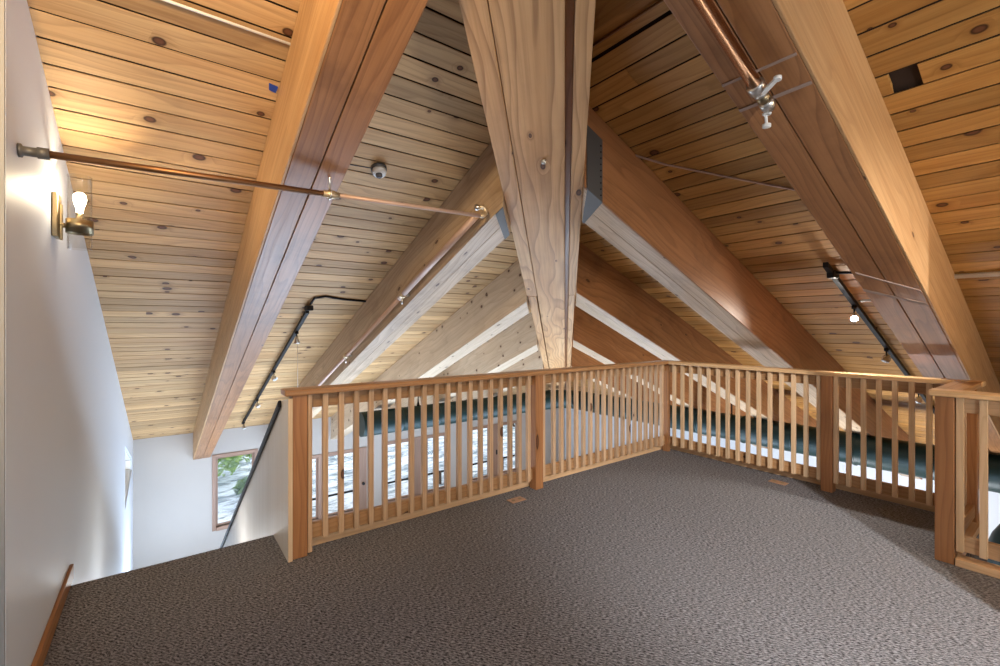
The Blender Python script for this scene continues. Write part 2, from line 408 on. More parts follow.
def roof_panel():
    mb = MB(); d0, d1 = 0.028, 0.22; e = 0.4; lo = -3.15
    A = YE + e; h0 = lo - HC
    for d in (d0, d1):
        ptsL = [(-2.35, lo), (lo - HC, lo), (YE + e - HC, YE + e), (-2.35, YE + e)]
        mb.quad([(x, y, zl(y) + d) for x, y in [(-2.35, -2.35 + HC), (YE + e - HC, YE + e), (-2.35, YE + e)]], [(0, 0)] * 3, 0.3)
        mb.quad([(x, y, zr(x) + d) for x, y in [(-2.35, lo), (XE + e, lo), (XE + e, XE + e + HC), (-2.35, -2.35 + HC)]], [(0, 0)] * 4, 0.3)
    return struct(mb.build('roof', M['felt']))
roof_panel()

# ------------------------------------------------------------------ rafters and hip
DEP = 0.545; RW = 0.28
def rafter(left, a, label, mats, end=None):
    """double rafter whose near face stands at a (x on the left slope, y on the right slope)"""
    s1 = YE if left else XE
    if end: s1 = end
    z0 = ZL if left else ZR
    def P(s, w, d): z = z0 - S * s - d; return (w, s, z) if left else (s, w, z)
    t = thing('rafter', label, 'roof beam', P(s1, a + RW / 2, DEP), 'rafters on the left roof slope' if left else 'rafters on the right roof slope')
    half = RW / 2
    for q, (w0, w1, dd) in enumerate(((a, a + half - 0.0025, 0), (a + half + 0.0025, a + RW, 0.003))):
        lp = [(w0, 0.002), (w0, DEP - dd), (w1, DEP - dd), (w1, 0.002)]
        MB().solid([P(w + (0.4165 if left else 0.1215) * r2, w, d) for w, d in lp], [P(s1, w, d) for w, d in lp]).build('plank', mats[1], t, 0.004)
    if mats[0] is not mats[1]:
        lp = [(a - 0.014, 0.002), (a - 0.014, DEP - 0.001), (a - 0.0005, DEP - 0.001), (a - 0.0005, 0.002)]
        MB().solid([P(w + (0.4165 if left else 0.1215) * r2, w, d) for w, d in lp], [P(s1, w, d) for w, d in lp]).build('side_board', mats[0], t, 0.003)  # added facing: side and underside carry their different lighting as colour
    return t
r2 = 2 ** 0.5
rl = [rafter(True, 0.52, 'massive double rafter nearest the white wall with the glass sconce, pale orange side face', (M['beam_lit_side'], M['beam_red'])),
      rafter(True, 1.87, 'double rafter with a sloped pipe strapped along its left side, left of the hip beam', (M['beam_daylit'], M['beam_daylit'])),
      rafter(True, 3.215, 'double rafter on the pale left slope, first one right of the rafter carrying the pipe', (M['beam_lit_pale'], M['beam_lit_pale'])),
      rafter(True, 4.53, 'double rafter on the pale left slope, second one right of the rafter carrying the pipe', (M['beam_lit_pale'], M['beam_lit_pale'])),
      rafter(True, 5.87, 'double rafter on the pale left slope, last one seen beside the lower hip beam', (M['beam_lit_pale'], M['beam_lit_pale']))]
rr = [rafter(False, 0.663, 'massive double rafter above the near railing corner with the thick copper pipe under it', (M['beam_lit_side'], M['beam_red'])),
      rafter(False, 1.968, 'reddish double rafter hung from a perforated steel plate beside the hip beam', (M['beam_orange'], M['beam_daylit'])),
      rafter(False, 3.25, 'dark red-brown double rafter one below the rafter hung from the steel plate', (M['beam_red'], M['beam_daylit'])),
      rafter(False, 4.56, 'orange-brown double rafter lowest but one on the right, meeting the hip just above the railing', (M['beam_orange'], M['beam_daylit'])),
      rafter(False, 5.87, 'short-looking brown rafter lowest on the right slope, mostly behind the railing', (M['beam_orange'], M['beam_daylit']))]
ZH = (ZL + ZR) / 2
def hip_pt(t, u, d):
    """t = (x+y)/2 along the hip, u across (positive left), d below the ridge"""
    return (t - u / r2, t + u / r2, ZH - S * t - d)
hip = thing('hip_beam', 'wide three-board hip beam running down the middle to the railing corner', 'roof beam', hip_pt(YE, 0.145, DEP))
def hip_board(name, u0, u1, d, t0, t1, mat):
    lp = [(u0, 0.12), (u0, d), (u1, d), (u1, 0.12)]
    MB().solid([hip_pt(t0, u, q) for u, q in lp], [hip_pt(t1, u, q) for u, q in lp]).build(name, mat, hip, 0.005)
hip_board('center_board', 0.298, 0.0, 0.555, -0.6, YE - 0.1, M['hip'])
hip_board('side_board', 0.415, 0.302, 0.553, -0.6, 3.53, M['hip'])
hip_board('side_board', 0.405, 0.312, 0.553, 3.535, YE - 0.1, M['hip'])
hip_board('side_board', -0.040, -0.120, 0.548, -0.6, 3.52, M['hip'])
hip_board('side_board', -0.042, -0.112, 0.548, 3.525, YE - 0.1, M['hip'])
hip_board('packing_board', 0.0, -0.040, 0.50, -0.6, YE - 0.1, M['beam_red'])
mb = MB(); c = V(hip_pt(1.92, 0.125, 0.555)); mb.lathe([(0.0, -0.02), (0.014, -0.02), (0.016, -0.006), (0.016, 0.0)], c, (0, 0, 1), 10); mb.build('bolt', M['chrome'], hip)
# steel hangers where the first jack rafters meet the hip
t = thing('joist_hanger', 'dark perforated steel hanger plate right of the hip beam', 'bracket', (2.2, 1.94, 2.36), 'steel hangers on the hip beam')
def br_(x, y, d): return (x, y, zr(x) - DEP - d)
def bl(x, y, d): return (x, y, zl(y) - DEP - d)
mb = MB(); lo_, hi_ = 0.0, 0.40
mb.solid([br_(2.145, 1.946, 0.0), br_(2.145, 1.953, 0.0), br_(2.29, 1.953, 0.0), br_(2.29, 1.946, 0.0)], [br_(2.145, 1.946, -hi_), br_(2.145, 1.953, -hi_), br_(2.29, 1.953, -hi_), br_(2.29, 1.946, -hi_)])
mb.build('plate', M['steel'], t)
mb = MB(); mb.solid([br_(2.145, 1.946, 0.001), br_(2.42, 2.245, 0.001), br_(2.42, 2.245, 0.006), br_(2.145, 1.946, 0.006)], [br_(2.29, 1.946, 0.001), br_(2.44, 2.245, 0.001), br_(2.44, 2.245, 0.006), br_(2.29, 1.946, 0.006)])
mb.build('seat_plate', M['steel'], t)
for k in range(9):
    p_ = V(br_(2.272, 1.946, -0.03 - 0.04 * k)); MB().tube([p_, p_ + V((0, -0.003, 0))], 0.0055, 8).build('nail', M['black'], t)
t = thing('joist_hanger', 'small dark steel hanger left of the hip beam, under the rafter with the pipe', 'bracket', (1.95, 2.5, 2.27), 'steel hangers on the hip beam')
mb = MB(); mb.solid([bl(1.872, 2.466, 0.001), bl(2.145, 2.74, 0.001), bl(2.145, 2.74, 0.006), bl(1.872, 2.466, 0.006)], [bl(1.872, 2.55, 0.001), bl(2.145, 2.80, 0.001), bl(2.145, 2.80, .006), bl(1.872, 2.55, .006)])
mb.build('seat_plate', M['steel'], t)
# pale caulk lines left by an old partition under the right rafter
def rb(x, y, d=DEP + 0.001): return (x, y, zr(x) - d)
for (x0, y0), (x1, y1), w in (((1.843, 0.94), (1.842, 0.667), 0.010), ((1.989, 0.94), (1.981, 0.667), 0.014), ((3.44, 0.92), (3.72, 0.667), 0.02), ((3.66, 0.94), (3.90, 0.667), 0.035)):
    MB().solid([rb(x0, y0), rb(x0 + w, y0), rb(x0 + w, y0, DEP + .004), rb(x0, y0, DEP + .004)], [rb(x1, y1), rb(x1 + w, y1), rb(x1 + w, y1, DEP + .004), rb(x1, y1, DEP + .004)]).build('caulk_line', M['chalk'], rr[0])

# ------------------------------------------------------------------ railings
RZ = 1.05; CAPT = 0.038
def put(mb, name, mat, parent, bevel=0.003, label=None): return mb.build(name, mat, parent, bevel, label)
# left run (along x, faces the camera with -y)
LR = thing('railing', 'long wooden railing left of the corner, with its white panel end post', 'railing', (0.71, 3.145, 0))
put(MB().box((0.62, 3.075, RZ), (4.920, 3.215, RZ + CAPT), 'x'), 'cap_rail', M['cap'], LR, 0.008)
put(MB().box((0.757, 3.150, 0.955), (4.835, 3.188, RZ), 'x'), 'top_rail', M['subrail'], LR)
put(MB().box((0.757, 3.150, 0.085), (4.835, 3.188, 0.180), 'x'), 'bottom_rail', M['subrail'], LR)
put(MB().box((0.757, 3.215, 0.002), (5.055, 3.300, 0.052), 'x'), 'nosing', M['trimwood'], LR)
for px in (0.667, 2.732): put(MB().box((px, 3.10, 0.001), (px + 0.092, 3.19, RZ), 'z'), 'post', M['post'], LR, 0.004)
put(MB().box((4.836, 3.113, 0.001), (4.890, 3.19, RZ), 'z'), 'corner_post', M['post'], LR, 0.004)
put(MB().box((0.764, 3.112, 0.012), (0.792, 3.150, RZ), 'z'), 'jamb_strip', M['baluster'], LR)
b0 = put(MB().box((0.860, 3.114, 0.088), (0.895, 3.150, RZ), 'z'), 'baluster', M['baluster'], LR)
xs = [0.878 + 0.1052 * k for k in range(1, 18)] + [2.845] + [2.98 + 0.1033 * k for k in range(18)]
for x in xs: copy_part(b0, LR, (x - 0.878, 0, 0))
# right run (along y, faces -x)
RR = thing('railing', 'wooden railing right of the corner, running toward the viewer past the floor plate', 'railing', (4.85, 1.9, 0))
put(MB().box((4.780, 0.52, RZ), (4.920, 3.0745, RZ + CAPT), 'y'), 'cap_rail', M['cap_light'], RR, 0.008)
put(MB().box((4.856, 0.65, 0.955), (4.894, 3.112, RZ), 'y'), 'top_rail', M['subrail'], RR)
put(MB().box((4.856, 0.65, 0.085), (4.894, 3.112, 0.180), 'y'), 'bottom_rail', M['subrail'], RR)
put(MB().box((4.965, 0.53, 0.002), (5.055, 3.214, 0.052), 'y'), 'nosing', M['trimwood'], RR)
put(MB().box((4.806, 1.452, 0.001), (4.896, 1.543, RZ), 'z'), 'post', M['post'], RR, 0.004)
put(MB().box((4.806, 0.555, 0.001), (4.896, 0.647, RZ), 'z'), 'end_post', M['post'], RR, 0.004)
b0 = put(MB().box((4.820, 3.012, 0.088), (4.856, 3.046, RZ), 'z'), 'baluster', M['baluster_lit'], RR)
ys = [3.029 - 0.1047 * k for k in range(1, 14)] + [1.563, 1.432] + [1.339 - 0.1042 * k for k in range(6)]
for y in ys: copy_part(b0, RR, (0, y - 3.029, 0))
# near run with its return
NR = thing('railing', 'near railing corner with a thick orange-brown post at the far right', 'railing', (4.0, 0.6, 0))
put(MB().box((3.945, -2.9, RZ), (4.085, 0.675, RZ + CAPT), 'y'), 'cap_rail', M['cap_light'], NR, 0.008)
put(MB().box((4.087, 0.53, RZ - 0.001), (4.779, 0.67, RZ + CAPT - 0.001), 'x'), 'return_cap_rail', M['cap'], NR, 0.008, 'dark brown return of the hand rail')
put(MB().box((3.962, 0.556, 0.001), (4.052, 0.646, RZ), 'z'), 'post', M['post'], NR, 0.004)
put(MB().box((4.010, -2.9, 0.955), (4.048, 0.556, RZ), 'y'), 'top_rail', M['trimwood'], NR)
put(MB().box((4.010, -2.9, 0.085), (4.048, 0.556, 0.180), 'y'), 'bottom_rail', M['trimwood'], NR)
put(MB().box((3.958, -2.9, 0.001), (4.056, 0.552, 0.048), 'y'), 'nosing', M['trimwood'], NR)
put(MB().box((4.052, 0.565, 0.955), (4.805, 0.603, RZ), 'x'), 'top_rail', M['subrail'], NR)
put(MB().box((4.052, 0.565, 0.085), (4.805, 0.603, 0.180), 'x'), 'bottom_rail', M['subrail'], NR)
put(MB().box((4.058, 0.535, 0.001), (4.964, 0.60, 0.048), 'x'), 'nosing', M['trimwood'], NR)
b0 = put(MB().box((3.974, 0.516, 0.088), (4.010, 0.551, RZ), 'z'), 'baluster', M['baluster_lit'], NR)
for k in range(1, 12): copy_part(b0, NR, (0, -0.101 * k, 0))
b1 = put(MB().box((4.10, 0.603, 0.088), (4.136, 0.638, RZ), 'z'), 'baluster', M['baluster'], NR)
for k in range(1, 7): copy_part(b1, NR, (0.106 * k, 0, 0))

# white stair panel, handrail, stair, baseboard
pn = thing('stair_panel', 'white sloping stair side panel left of the first railing post', 'panel', (0.65, 3.5, 0))
poly = [(3.092, ZF), (3.092, 1.035), (3.30, 0.995), (8.6, -2.45), (8.6, ZF)]
MB().solid([(0.640, y, z) for y, z in poly], [(0.662, y, z) for y, z in poly]).build('board', M['ply'], pn)
put(MB().box((0.640, 3.084, 0.001), (0.6655, 3.0915, 1.035), 'z'), 'edge_strip', M['plyedge'], pn, 0)
hr = thing('handrail', 'dark handrail along the sloping top of the white stair panel', 'handrail', (0.62, 5.0, 0))
def hs(y): return 0.995 - 0.650 * (y - 3.30)
mb = MB(); lp = [(0.618, -0.004), (0.618, -0.05), (0.6395, -0.05), (0.6395, -0.004)]
mb.solid([(x, 3.28, hs(3.28) + d) for x, d in lp], [(x, 8.6, hs(8.6) + d) for x, d in lp]); mb.build('rail', M['handrail'], hr, 0.006)
stair = thing('staircase', 'carpeted stair going down between the white wall and the stair panel', 'stairs', (0.1, 6.0, ZF))
nst = 18; rise = -ZF / nst; run = 0.285
for k in range(1, nst):
    y = 3.565 + (k - 1) * run
    put(MB().box((XW + 0.003, y + 0.002, -k * rise - 0.05), (0.637, y + run + 0.02, -k * rise), 'x'), 'tread', M['carpet'], stair, 0.01)
poly = [(3.567, -0.36), (3.567, -0.24), (3.565 + 17 * run, -17 * rise - 0.06), (3.565 + 17 * run, ZF + 0.001), (3.565 + 16 * run, ZF + 0.001)]
for x in (XW + 0.004, 0.605): MB().solid([(x, y, z) for y, z in poly], [(x + 0.03, y, z) for y, z in poly]).build('stringer', M['subrail'], stair)
b = MB().box((XW, 2.30, 0.001), (XW + 0.018, 3.66, 0.088), 'y').build('baseboard_left', M['baseb'], None, 0.004); struct(b)

# ------------------------------------------------------------------ windows
def window(name, x0, x1, z0, z1, mull):
    t = bpy.data.objects.new(name, None); COL.objects.link(t); t['_o'] = ((x0 + x1) / 2, YE, z0); t.location = t['_o']; struct(t)
    f = 0.07
    mb = MB(); y0, y1 = YE - 0.02, YE + 0.13
    for a, b_, c_, d in ((x0 - f, x0, z0 - f, z1 + f), (x1, x1 + f, z0 - f, z1 + f)): mb.box((a, y0, c_), (b_, y1, d), 'z')
    mb.box((x0, y0, z1), (x1, y1, z1 + f), 'x'); mb.box((x0, y0 - 0.03, z0 - f), (x1, y1, z0), 'x')
    mb.build('frame', M['winwood'], t, 0.004)
    edges = [x0] + [m for m in mull for m in m] + [x1]
    panes = [(edges[i], edges[i + 1]) for i in range(0, len(edges), 2)]
    for m0, m1 in mull:
        put(MB().box((m0, YE - 0.01, z0), (m1, YE + 0.11, z1), 'z'), 'mullion', M['winwood'], t)
        if m1 - m0 > 0.3: # handle of the opening sash
            lt = MB().box((m1 - 0.12, YE - 0.035, (z0 + z1) / 2 - 0.12), (m1 - 0.08, YE - 0.011, (z0 + z1) / 2 + 0.02), 'z').build('latch', M['black'], t, 0.004)
    for a, b_ in panes:
        mb = MB(); s = 0.035
        for p in ((a, a + s, z0, z1), (b_ - s, b_, z0, z1)): mb.box((p[0], YE + 0.05, p[2]), (p[1], YE + 0.09, p[3]), 'z')
        mb.box((a + s, YE + 0.05, z1 - s), (b_ - s, YE + 0.09, z1), 'x'); mb.box((a + s, YE + 0.05, z0), (b_ - s, YE + 0.09, z0 + s), 'x')
        sash = mb.build('sash', M['winwood'], t)
        MB().box((a + s, YE + 0.066, z0 + s), (b_ - s, YE + 0.070, z1 - s), 'x').build('pane', M['glass'], sash)
    return t
window('window_1', *WIN[0], [])
w2 = window('window_2', *WIN[1], [(2.93, 3.02)])
window('window_3', *WIN[2], [(5.30, 5.78)])
window('window_4', *WIN[3], [(7.86, 8.20)])
# timber jamb with a latch right of window_2
t = MB().box((3.89, YE - 0.03, -3.05), (4.08, YE - 0.001, -1.49), 'z').build('trim_1', M['winwood'], None, 0.004); struct(t)
mb = MB(); mb.tube([(3.99, YE - 0.031, -2.38), (3.99, YE - 0.07, -2.38)], 0.035, 12); mb.build('latch', M['black'], t)
# window in the left wall, seen edge-on
t = bpy.data.objects.new('window_5', None); COL.objects.link(t); t['_o'] = (XW, 9.8, -1.1); t.location = t['_o']; struct(t)
mb = MB()
def wl(y, q, x): f = (y - LW[0]) / (LW[1] - LW[0]); z = (LW[2] + (LW[4] - LW[2]) * f) if q < 0 else (LW[3] + (LW[5] - LW[3]) * f); return (x, y, z)
xa, xb = XW - 0.135, XW - 0.02
for q, d in ((1, -0.03), (-1, 0.03)):
    a, b_ = wl(LW[0], q, xa), wl(LW[1], q, xa)
    mb.solid([(xa, a[1], a[2]), (xb, a[1], a[2]), (xb, a[1], a[2] + d), (xa, a[1], a[2] + d)], [(xa, b_[1], b_[2]), (xb, b_[1], b_[2]), (xb, b_[1], b_[2] + d), (xa, b_[1], b_[2] + d)])
mb.box((xa, LW[0], LW[2] + 0.03), (xb, LW[0] + 0.03, LW[3] - 0.03), 'z'); mb.box((xa, LW[1] - 0.03, LW[4] + 0.03), (xb, LW[1], LW[5] - 0.03), 'z')
mb.build('frame', M['whitepl'], t, 0.003)
mb = MB(); pp = [wl(LW[0] + .03, -1, 0), wl(LW[1] - .03, -1, 0), wl(LW[1] - .03, 1, 0), wl(LW[0] + .03, 1, 0)]
pp = [(y, z + (0.03 if k < 2 else -0.03)) for k, (_, y, z) in enumerate(pp)]
mb.solid([(XW - 0.10, y, z) for y, z in pp], [(XW - 0.096, y, z) for y, z in pp]); mb.build('pane', M['glass'], t)

# ------------------------------------------------------------------ sconce
sx, sy = -0.338, 3.16
sc = thing('wall_sconce', 'brass wall sconce with a clear glass cylinder on the white left wall', 'wall lamp', (XW, sy, 2.05))
put(MB().box((XW, sy - 0.060, 1.94), (XW + 0.022, sy + 0.060, 2.16), 'z'), 'back_plate', M['brass'], sc, 0.004)
MB().tube([(XW + 0.02, sy, 2.005), (sx - 0.05, sy, 2.005)], 0.013, 12).build('arm', M['brass'], sc)
MB().box((XW + 0.022, sy - 0.012, 1.93), (XW + 0.034, sy + 0.012, 2.11), 'z').build('stem', M['brass'], sc, 0.003)
mb = MB(); mb.lathe([(0.0, 1.985), (0.046, 1.985), (0.054, 1.97), (0.054, 2.04), (0.0495, 2.04), (0.0495, 2.0), (0.0, 2.0)], (sx, sy, 0), (0, 0, 1), 28); mb.build('cup', M['brass'], sc)
mb = MB(); mb.lathe([(0.0485, 1.89), (0.0485, 2.265), (0.0455, 2.265), (0.0455, 1.89), (0.0485, 1.89)], (sx, sy, 0), (0, 0, 1), 32); mb.build('glass_shade', M['shade'], sc)
mb = MB(); mb.lathe([(0.0, 2.0), (0.016, 2.0), (0.016, 2.075), (0.0, 2.075)], (sx, sy, 0), (0, 0, 1), 16); mb.build('socket', M['brass'], sc)
mb = MB(); mb.lathe([(0.001, 2.077), (0.013, 2.08), (0.014, 2.10), (0.022, 2.125), (0.027, 2.148), (0.024, 2.168), (0.013, 2.180), (0.0, 2.183)], (sx, sy, 0), (0, 0, 1), 20); mb.build('bulb', M['bulb'], sc)

# ------------------------------------------------------------------ pipes
p = thing('copper_pipe', 'long thin copper pipe crossing from the left wall to the hip beam', 'pipe', (0.7, 2.45, 2.16))
yA = 2.459; E0, E1 = V((XW, yA, 2.159)), V((1.755, 2.575, 2.257))
dirp = (E1 - E0)
MB().tube([E0 + dirp * 0.012, E0 + dirp * 0.53], 0.0145, 14).build('tube', M['oldcopper'], p)
MB().tube([E0 + dirp * 0.53, E1], 0.0125, 14).build('tube', M['paintpipe'], p, label='paler thinner half of the pipe')
mb = MB(); mb.lathe([(0.0, 0), (0.026, 0), (0.026, 0.010), (0.018, 0.014), (0.018, 0.05), (0.022, 0.052), (0.022, 0.085), (0.0, 0.085)], E0, dirp, 16); mb.build('wall_flange', M['steel'], p)
c = E0 + dirp * 0.532
mb = MB(); mb.lathe([(0.0, -0.035), (0.019, -0.035), (0.019, -0.01), (0.023, -0.008), (0.023, 0.03), (0.018, 0.032), (0.018, 0.05), (0, 0.05)], c, dirp, 14); mb.build('coupling', M['solder'], p)
mb = MB(); mb.tube([c + V((0, 0, 0.02)), c + V((0, -0.005, 0.09)), c + V((0.0, 0, 0.15))], 0.006, 8); mb.torus(c, dirp, 0.026, 0.005); mb.build('hanger', M['chrome'], p)
mb = MB(); ctr = E1 + V((0.0, -0.005, 0.028))
arc = [E1, E1 + V((0.025, 0.0, 0.002)), E1 + V((0.05, 0.002, 0.022)), E1 + V((0.05, 0.005, 0.05)), E1 + V((0.03, 0.01, 0.07)), E1 + V((0.0, 0.012, 0.06))]
mb.tube(arc, [0.014, 0.016, 0.017, 0.017, 0.016, 0.014], 12); mb.build('elbow', M['solder'], p)
mb = MB(); mb.lathe([(0, 0), (0.017, 0), (0.021, 0.006), (0.021, 0.022), (0.014, 0.03), (0, 0.03)], E1 + V((0.0, 0.012, 0.06)), (-1, 0.1, -0.1), 12); mb.build('union_nut', M['chrome'], p)
p2 = thing('sloped_pipe', 'pipe strapped along the side of the rafter below the copper pipe elbow', 'pipe', (1.80, 4.5, 1.55))
Q0, Q1 = V((1.805, 2.70, 2.285)), V((1.805, 10.6, -0.90))
def qpt(y): return Q0 + (Q1 - Q0) * ((y - Q0.y) / (Q1.y - Q0.y))
MB().tube([qpt(2.70), qpt(4.0)], 0.026, 14).build('tube', M['paintpipe'], p2)
MB().tube([qpt(4.0), qpt(10.6)], 0.021, 14).build('tube', M['paintpipe'], p2, label='thinner lower stretch of pipe')
for y in (3.93, 5.55, 7.6):
    a = qpt(y); d = (Q1 - Q0).normalized()
    mb = MB(); mb.lathe([(0.0, -0.03), (0.03, -0.03), (0.032, -0.01), (0.032, 0.02), (0.026, 0.03), (0, 0.03)], a, d, 14); mb.build('coupling', M['solder'], p2)
    mb = MB(); mb.box((a.x, a.y - 0.012, a.z - 0.012), (1.869, a.y + 0.012, a.z + 0.012), 'x'); mb.tube([a + V((0, 0, -0.03)), a + V((-0.004, 0.01, -0.085))], 0.009, 8); mb.build('clip', M['chrome'], p2)
p3 = thing('copper_pipe', 'thick shiny copper pipe under the right rafter ending in a drain valve', 'pipe', (1.5, 0.81, 2.6))
def dn(x, d=0.60, y=0.81): return V((x, y, zr(x) - d))
MB().tube([dn(-0.6), dn(1.86)], 0.0245, 20).build('tube', M['copper'], p3)
ax = dn(1.0) - dn(0.0)
mb = MB(); mb.lathe([(0, -0.005), (0.031, -0.005), (0.033, 0.0), (0.033, 0.035), (0.026, 0.04), (0.026, 0.055), (0, 0.055)], dn(1.845), ax, 20); mb.build('collar', M['chrome'], p3)
mb = MB(); mb.lathe([(0, 0), (0.022, 0), (0.026, 0.01), (0.026, 0.03), (0.02, 0.036), (0, 0.036)], dn(1.90), ax, 8); mb.build('valve_body', M['brass'], p3)
mb = MB(); mb.lathe([(0, 0), (0.026, 0), (0.028, 0.01), (0.028, 0.03), (0.016, 0.05), (0, 0.05)], dn(1.935), ax, 16); mb.build('end_cap', M['chrome'], p3)
h0 = dn(1.875) + V((0, 0, -0.024)); mb = MB()
mb.solid([h0 + V((0, 0.01, 0)), h0 + V((0.02, 0.0, 0)), h0 + V((0.02, 0, -0.006)), h0 + V((0, 0.01, -0.006))], [h0 + V((-0.06, -0.085, 0.02)), h0 + V((-0.04, -0.09, 0.02)), h0 + V((-0.04, -0.09, 0.012)), h0 + V((-0.06, -0.085, 0.012))])
mb.tube([h0 + V((-0.05, -0.088, 0.022)), h0 + V((-0.05, -0.088, 0.008))], 0.014, 12); mb.build('lever', M['whitepl'], p3)
mb = MB(); k0 = dn(1.985, 0.61, 0.825); mb.torus(k0, (0, 0, 1), 0.012, 0.0055, 14, 6); k1 = dn(2.03, 0.62, 0.845); mb.tube([k0 + V((0.008, 0.008, 0)), k1], 0.006, 8)
mb.lathe([(0, 0), (0.017, 0), (0.017, 0.012), (0.006, 0.014), (0, 0.014)], k1 + V((0, 0, -0.008)), (0, 0, 1), 14); mb.build('drain_plug', M['whitepl'], p3)
for xx in (0.6, 1.3):
    mb = MB(); mb.torus(dn(xx), ax, 0.028, 0.004); mb.tube([dn(xx, 0.572), dn(xx, 0.545)], 0.006, 8); mb.build('pipe_clip', M['chrome'], p3)

def conduit(name, pts, r, mat, label, cat):
    mb = MB(); mb.tube(pts, r, 8); return tag(mb.build(name, mat), label, cat)
conduit('conduit', [(XW + 0.02, 2.388, zl(2.388) - 0.012), (0.519, 2.393, zl(2.393) - 0.012)], 0.0065, M['whitepl'], 'thin white conduit across the ceiling left of the first rafter', 'conduit')
conduit('cable', [(2.60, 2.0, zr(2.60) - 0.01), (2.80, 1.83, zr(2.80) - 0.016), (2.966, 1.662, zr(2.966) - 0.01), (3.15, 1.45, zr(3.15) - 0.014), (3.36, 1.22, zr(3.36) - 0.01), (3.62, 0.95, zr(3.62) - 0.012)], 0.007, M['paintpipe'], 'dusty cable sagging across the boards between two right rafters', 'cable')
conduit('conduit', [(4.645, 0.662, zr(4.645) - 0.022), (4.645, -1.5, zr(4.645) - 0.022)], 0.017, M['whitepl'], 'short white pipe across the ceiling at the far right edge', 'conduit')
conduit('conduit', [(1.875, 0.945, zr(1.875) + 0.0), (1.875, 1.95, zr(1.875) + 0.0)], 0.007, M['oldcopper'], 'thin coppery rod in the dark board gap beside the top of the hip beam', 'conduit')
# detector
d = thing('motion_detector', 'small white round detector on the left ceiling boards', 'detector', (1.225, 3.065, zl(3.065)))
nrm = V((0, -S, -1)).normalized(); dc = V((1.225, 3.065, zl(3.065) - 0.0005))
mb = MB(); mb.lathe([(0, 0), (0.055, 0), (0.055, 0.022), (0, 0.022)], dc, nrm, 24); mb.build('base', M['steel'], d)
mb = MB(); mb.lathe([(0, 0.022), (0.048, 0.022), (0.048, 0.045), (0.040, 0.060), (0, 0.062)], dc, nrm, 24); mb.build('housing', M['whitepl'], d)
mb = MB(); mb.lathe([(0, 0.055), (0.024, 0.055), (0.022, 0.072), (0.012, 0.082), (0, 0.084)], dc + V((-0.006, 0, -0.004)), nrm, 20); mb.build('lens', M['greypl'], d)
MB().tube([dc + V((-0.05, 0.02, -0.006)), (0.802, 3.10, zl(3.10) - 0.006)], 0.005, 8).build('wire', M['steel'], d)
# blue tape
mb = MB(); yy = 2.672
mb.solid([(0.455, yy - 0.022, zl(yy - 0.022) - 0.001), (0.462, yy + 0.018, zl(yy + 0.018) - 0.001), (0.462, yy + 0.018, zl(yy + 0.018) - 0.004), (0.455, yy - 0.022, zl(yy - 0.022) - 0.004)],
         [(0.50, yy - 0.014, zl(yy - 0.014) - 0.001), (0.496, yy + 0.024, zl(yy + 0.024) - 0.001), (0.496, yy + 0.024, zl(yy + 0.024) - 0.006), (0.50, yy - 0.014, zl(yy - 0.014) - 0.006)])
tag(mb.build('tape', M['blue']), 'scrap of blue tape on the ceiling boards beside the first rafter', 'tape')
# small metal tab at the right rafter
mb = MB(); mb.box((3.93, 0.955, zr(3.95) - 0.50), (3.955, 1.02, zr(3.95) - 0.485), 'y'); tag(mb.build('metal_clip', M['whitepl']), 'small pale clip sticking out from the left side of the right rafter', 'clip')

# ------------------------------------------------------------------ track lights
def track_head(parent, base, down, aim, mat_lamp, lit=False):
    base = V(base); down = V(down).normalized()
    mb = MB(); mb.tube([base, base + down * 0.03], 0.02, 12); mb.tube([base + down * 0.03, base + down * 0.075], 0.007, 8)
    stem = mb.build('lamp_stem', M['black'], parent)
    hd = base + down * 0.105
    mb = MB(); mb.torus(hd, V((aim[1], -aim[0], 0)) if abs(aim[2]) < 0.95 else (1, 0, 0), 0.036, 0.006); mb.build('ring', M['chrome'], stem)
    aim = V(aim).normalized()
    mb = MB(); mb.lathe([(0, -0.045), (0.014, -0.045), (0.016, -0.02), (0.032, 0.02), (0.034, 0.034), (0.030, 0.034), (0.0, 0.012)], hd, aim, 18); mb.build('lamp_can', M['chrome'], stem)
    mb = MB(); mb.lathe([(0.0, 0.024), (0.021, 0.024), (0.029, 0.031), (0.0, 0.036)], hd, aim, 18); mb.build('lamp_face', mat_lamp, stem)
    return hd
tl = thing('track_light', 'black track light with four small lamps on the left ceiling above the railing end', 'track light', (1.28, 7.5, zl(7.5)))
def tp(y, d, x=1.285): return V((x + (y - 5.3) * 0.004, y, zl(y) - d))
mb = MB(); lp = [(-0.018, 0.035), (-0.018, 0.075), (0.018, 0.075), (0.018, 0.035)]
mb.solid([tp(5.25, d) + V((x, 0, 0)) for x, d in lp], [tp(10.4, d) + V((x, 0, 0)) for x, d in lp]); mb.build('rail', M['black'], tl)
mb = MB()
for y in (5.5, 7.0, 8.6, 10.2): mb.tube([tp(y, 0.0), tp(y, 0.04)], 0.01, 8)
mb.build('standoff', M['black'], tl)
mb = MB(); mb.box((1.255, 5.12, zl(5.2) - 0.07), (1.315, 5.27, zl(5.2) - 0.015), 'y'); mb.build('feed_box', M['black'], tl, 0.008)
mb = MB(); mb.tube([(1.285, 5.13, zl(5.13) - 0.03), (1.30, 5.02, zl(5.02) - 0.016), (1.40, 4.98, zl(4.98) - 0.012), (1.6, 5.03, zl(5.03) - 0.012), (1.868, 5.06, zl(5.06) - 0.012)], 0.012, 8); mb.build('feed_cable', M['black'], tl)
for y, aim in ((5.75, (0.1, 0.2, -1)), (7.15, (0.5, -0.8, -0.5)), (8.6, (0.5, -0.8, -0.5)), (10.2, (0.2, -0.4, -0.9))): track_head(tl, tp(y, 0.075), (0, 0, -1), aim, M['whitepl'])
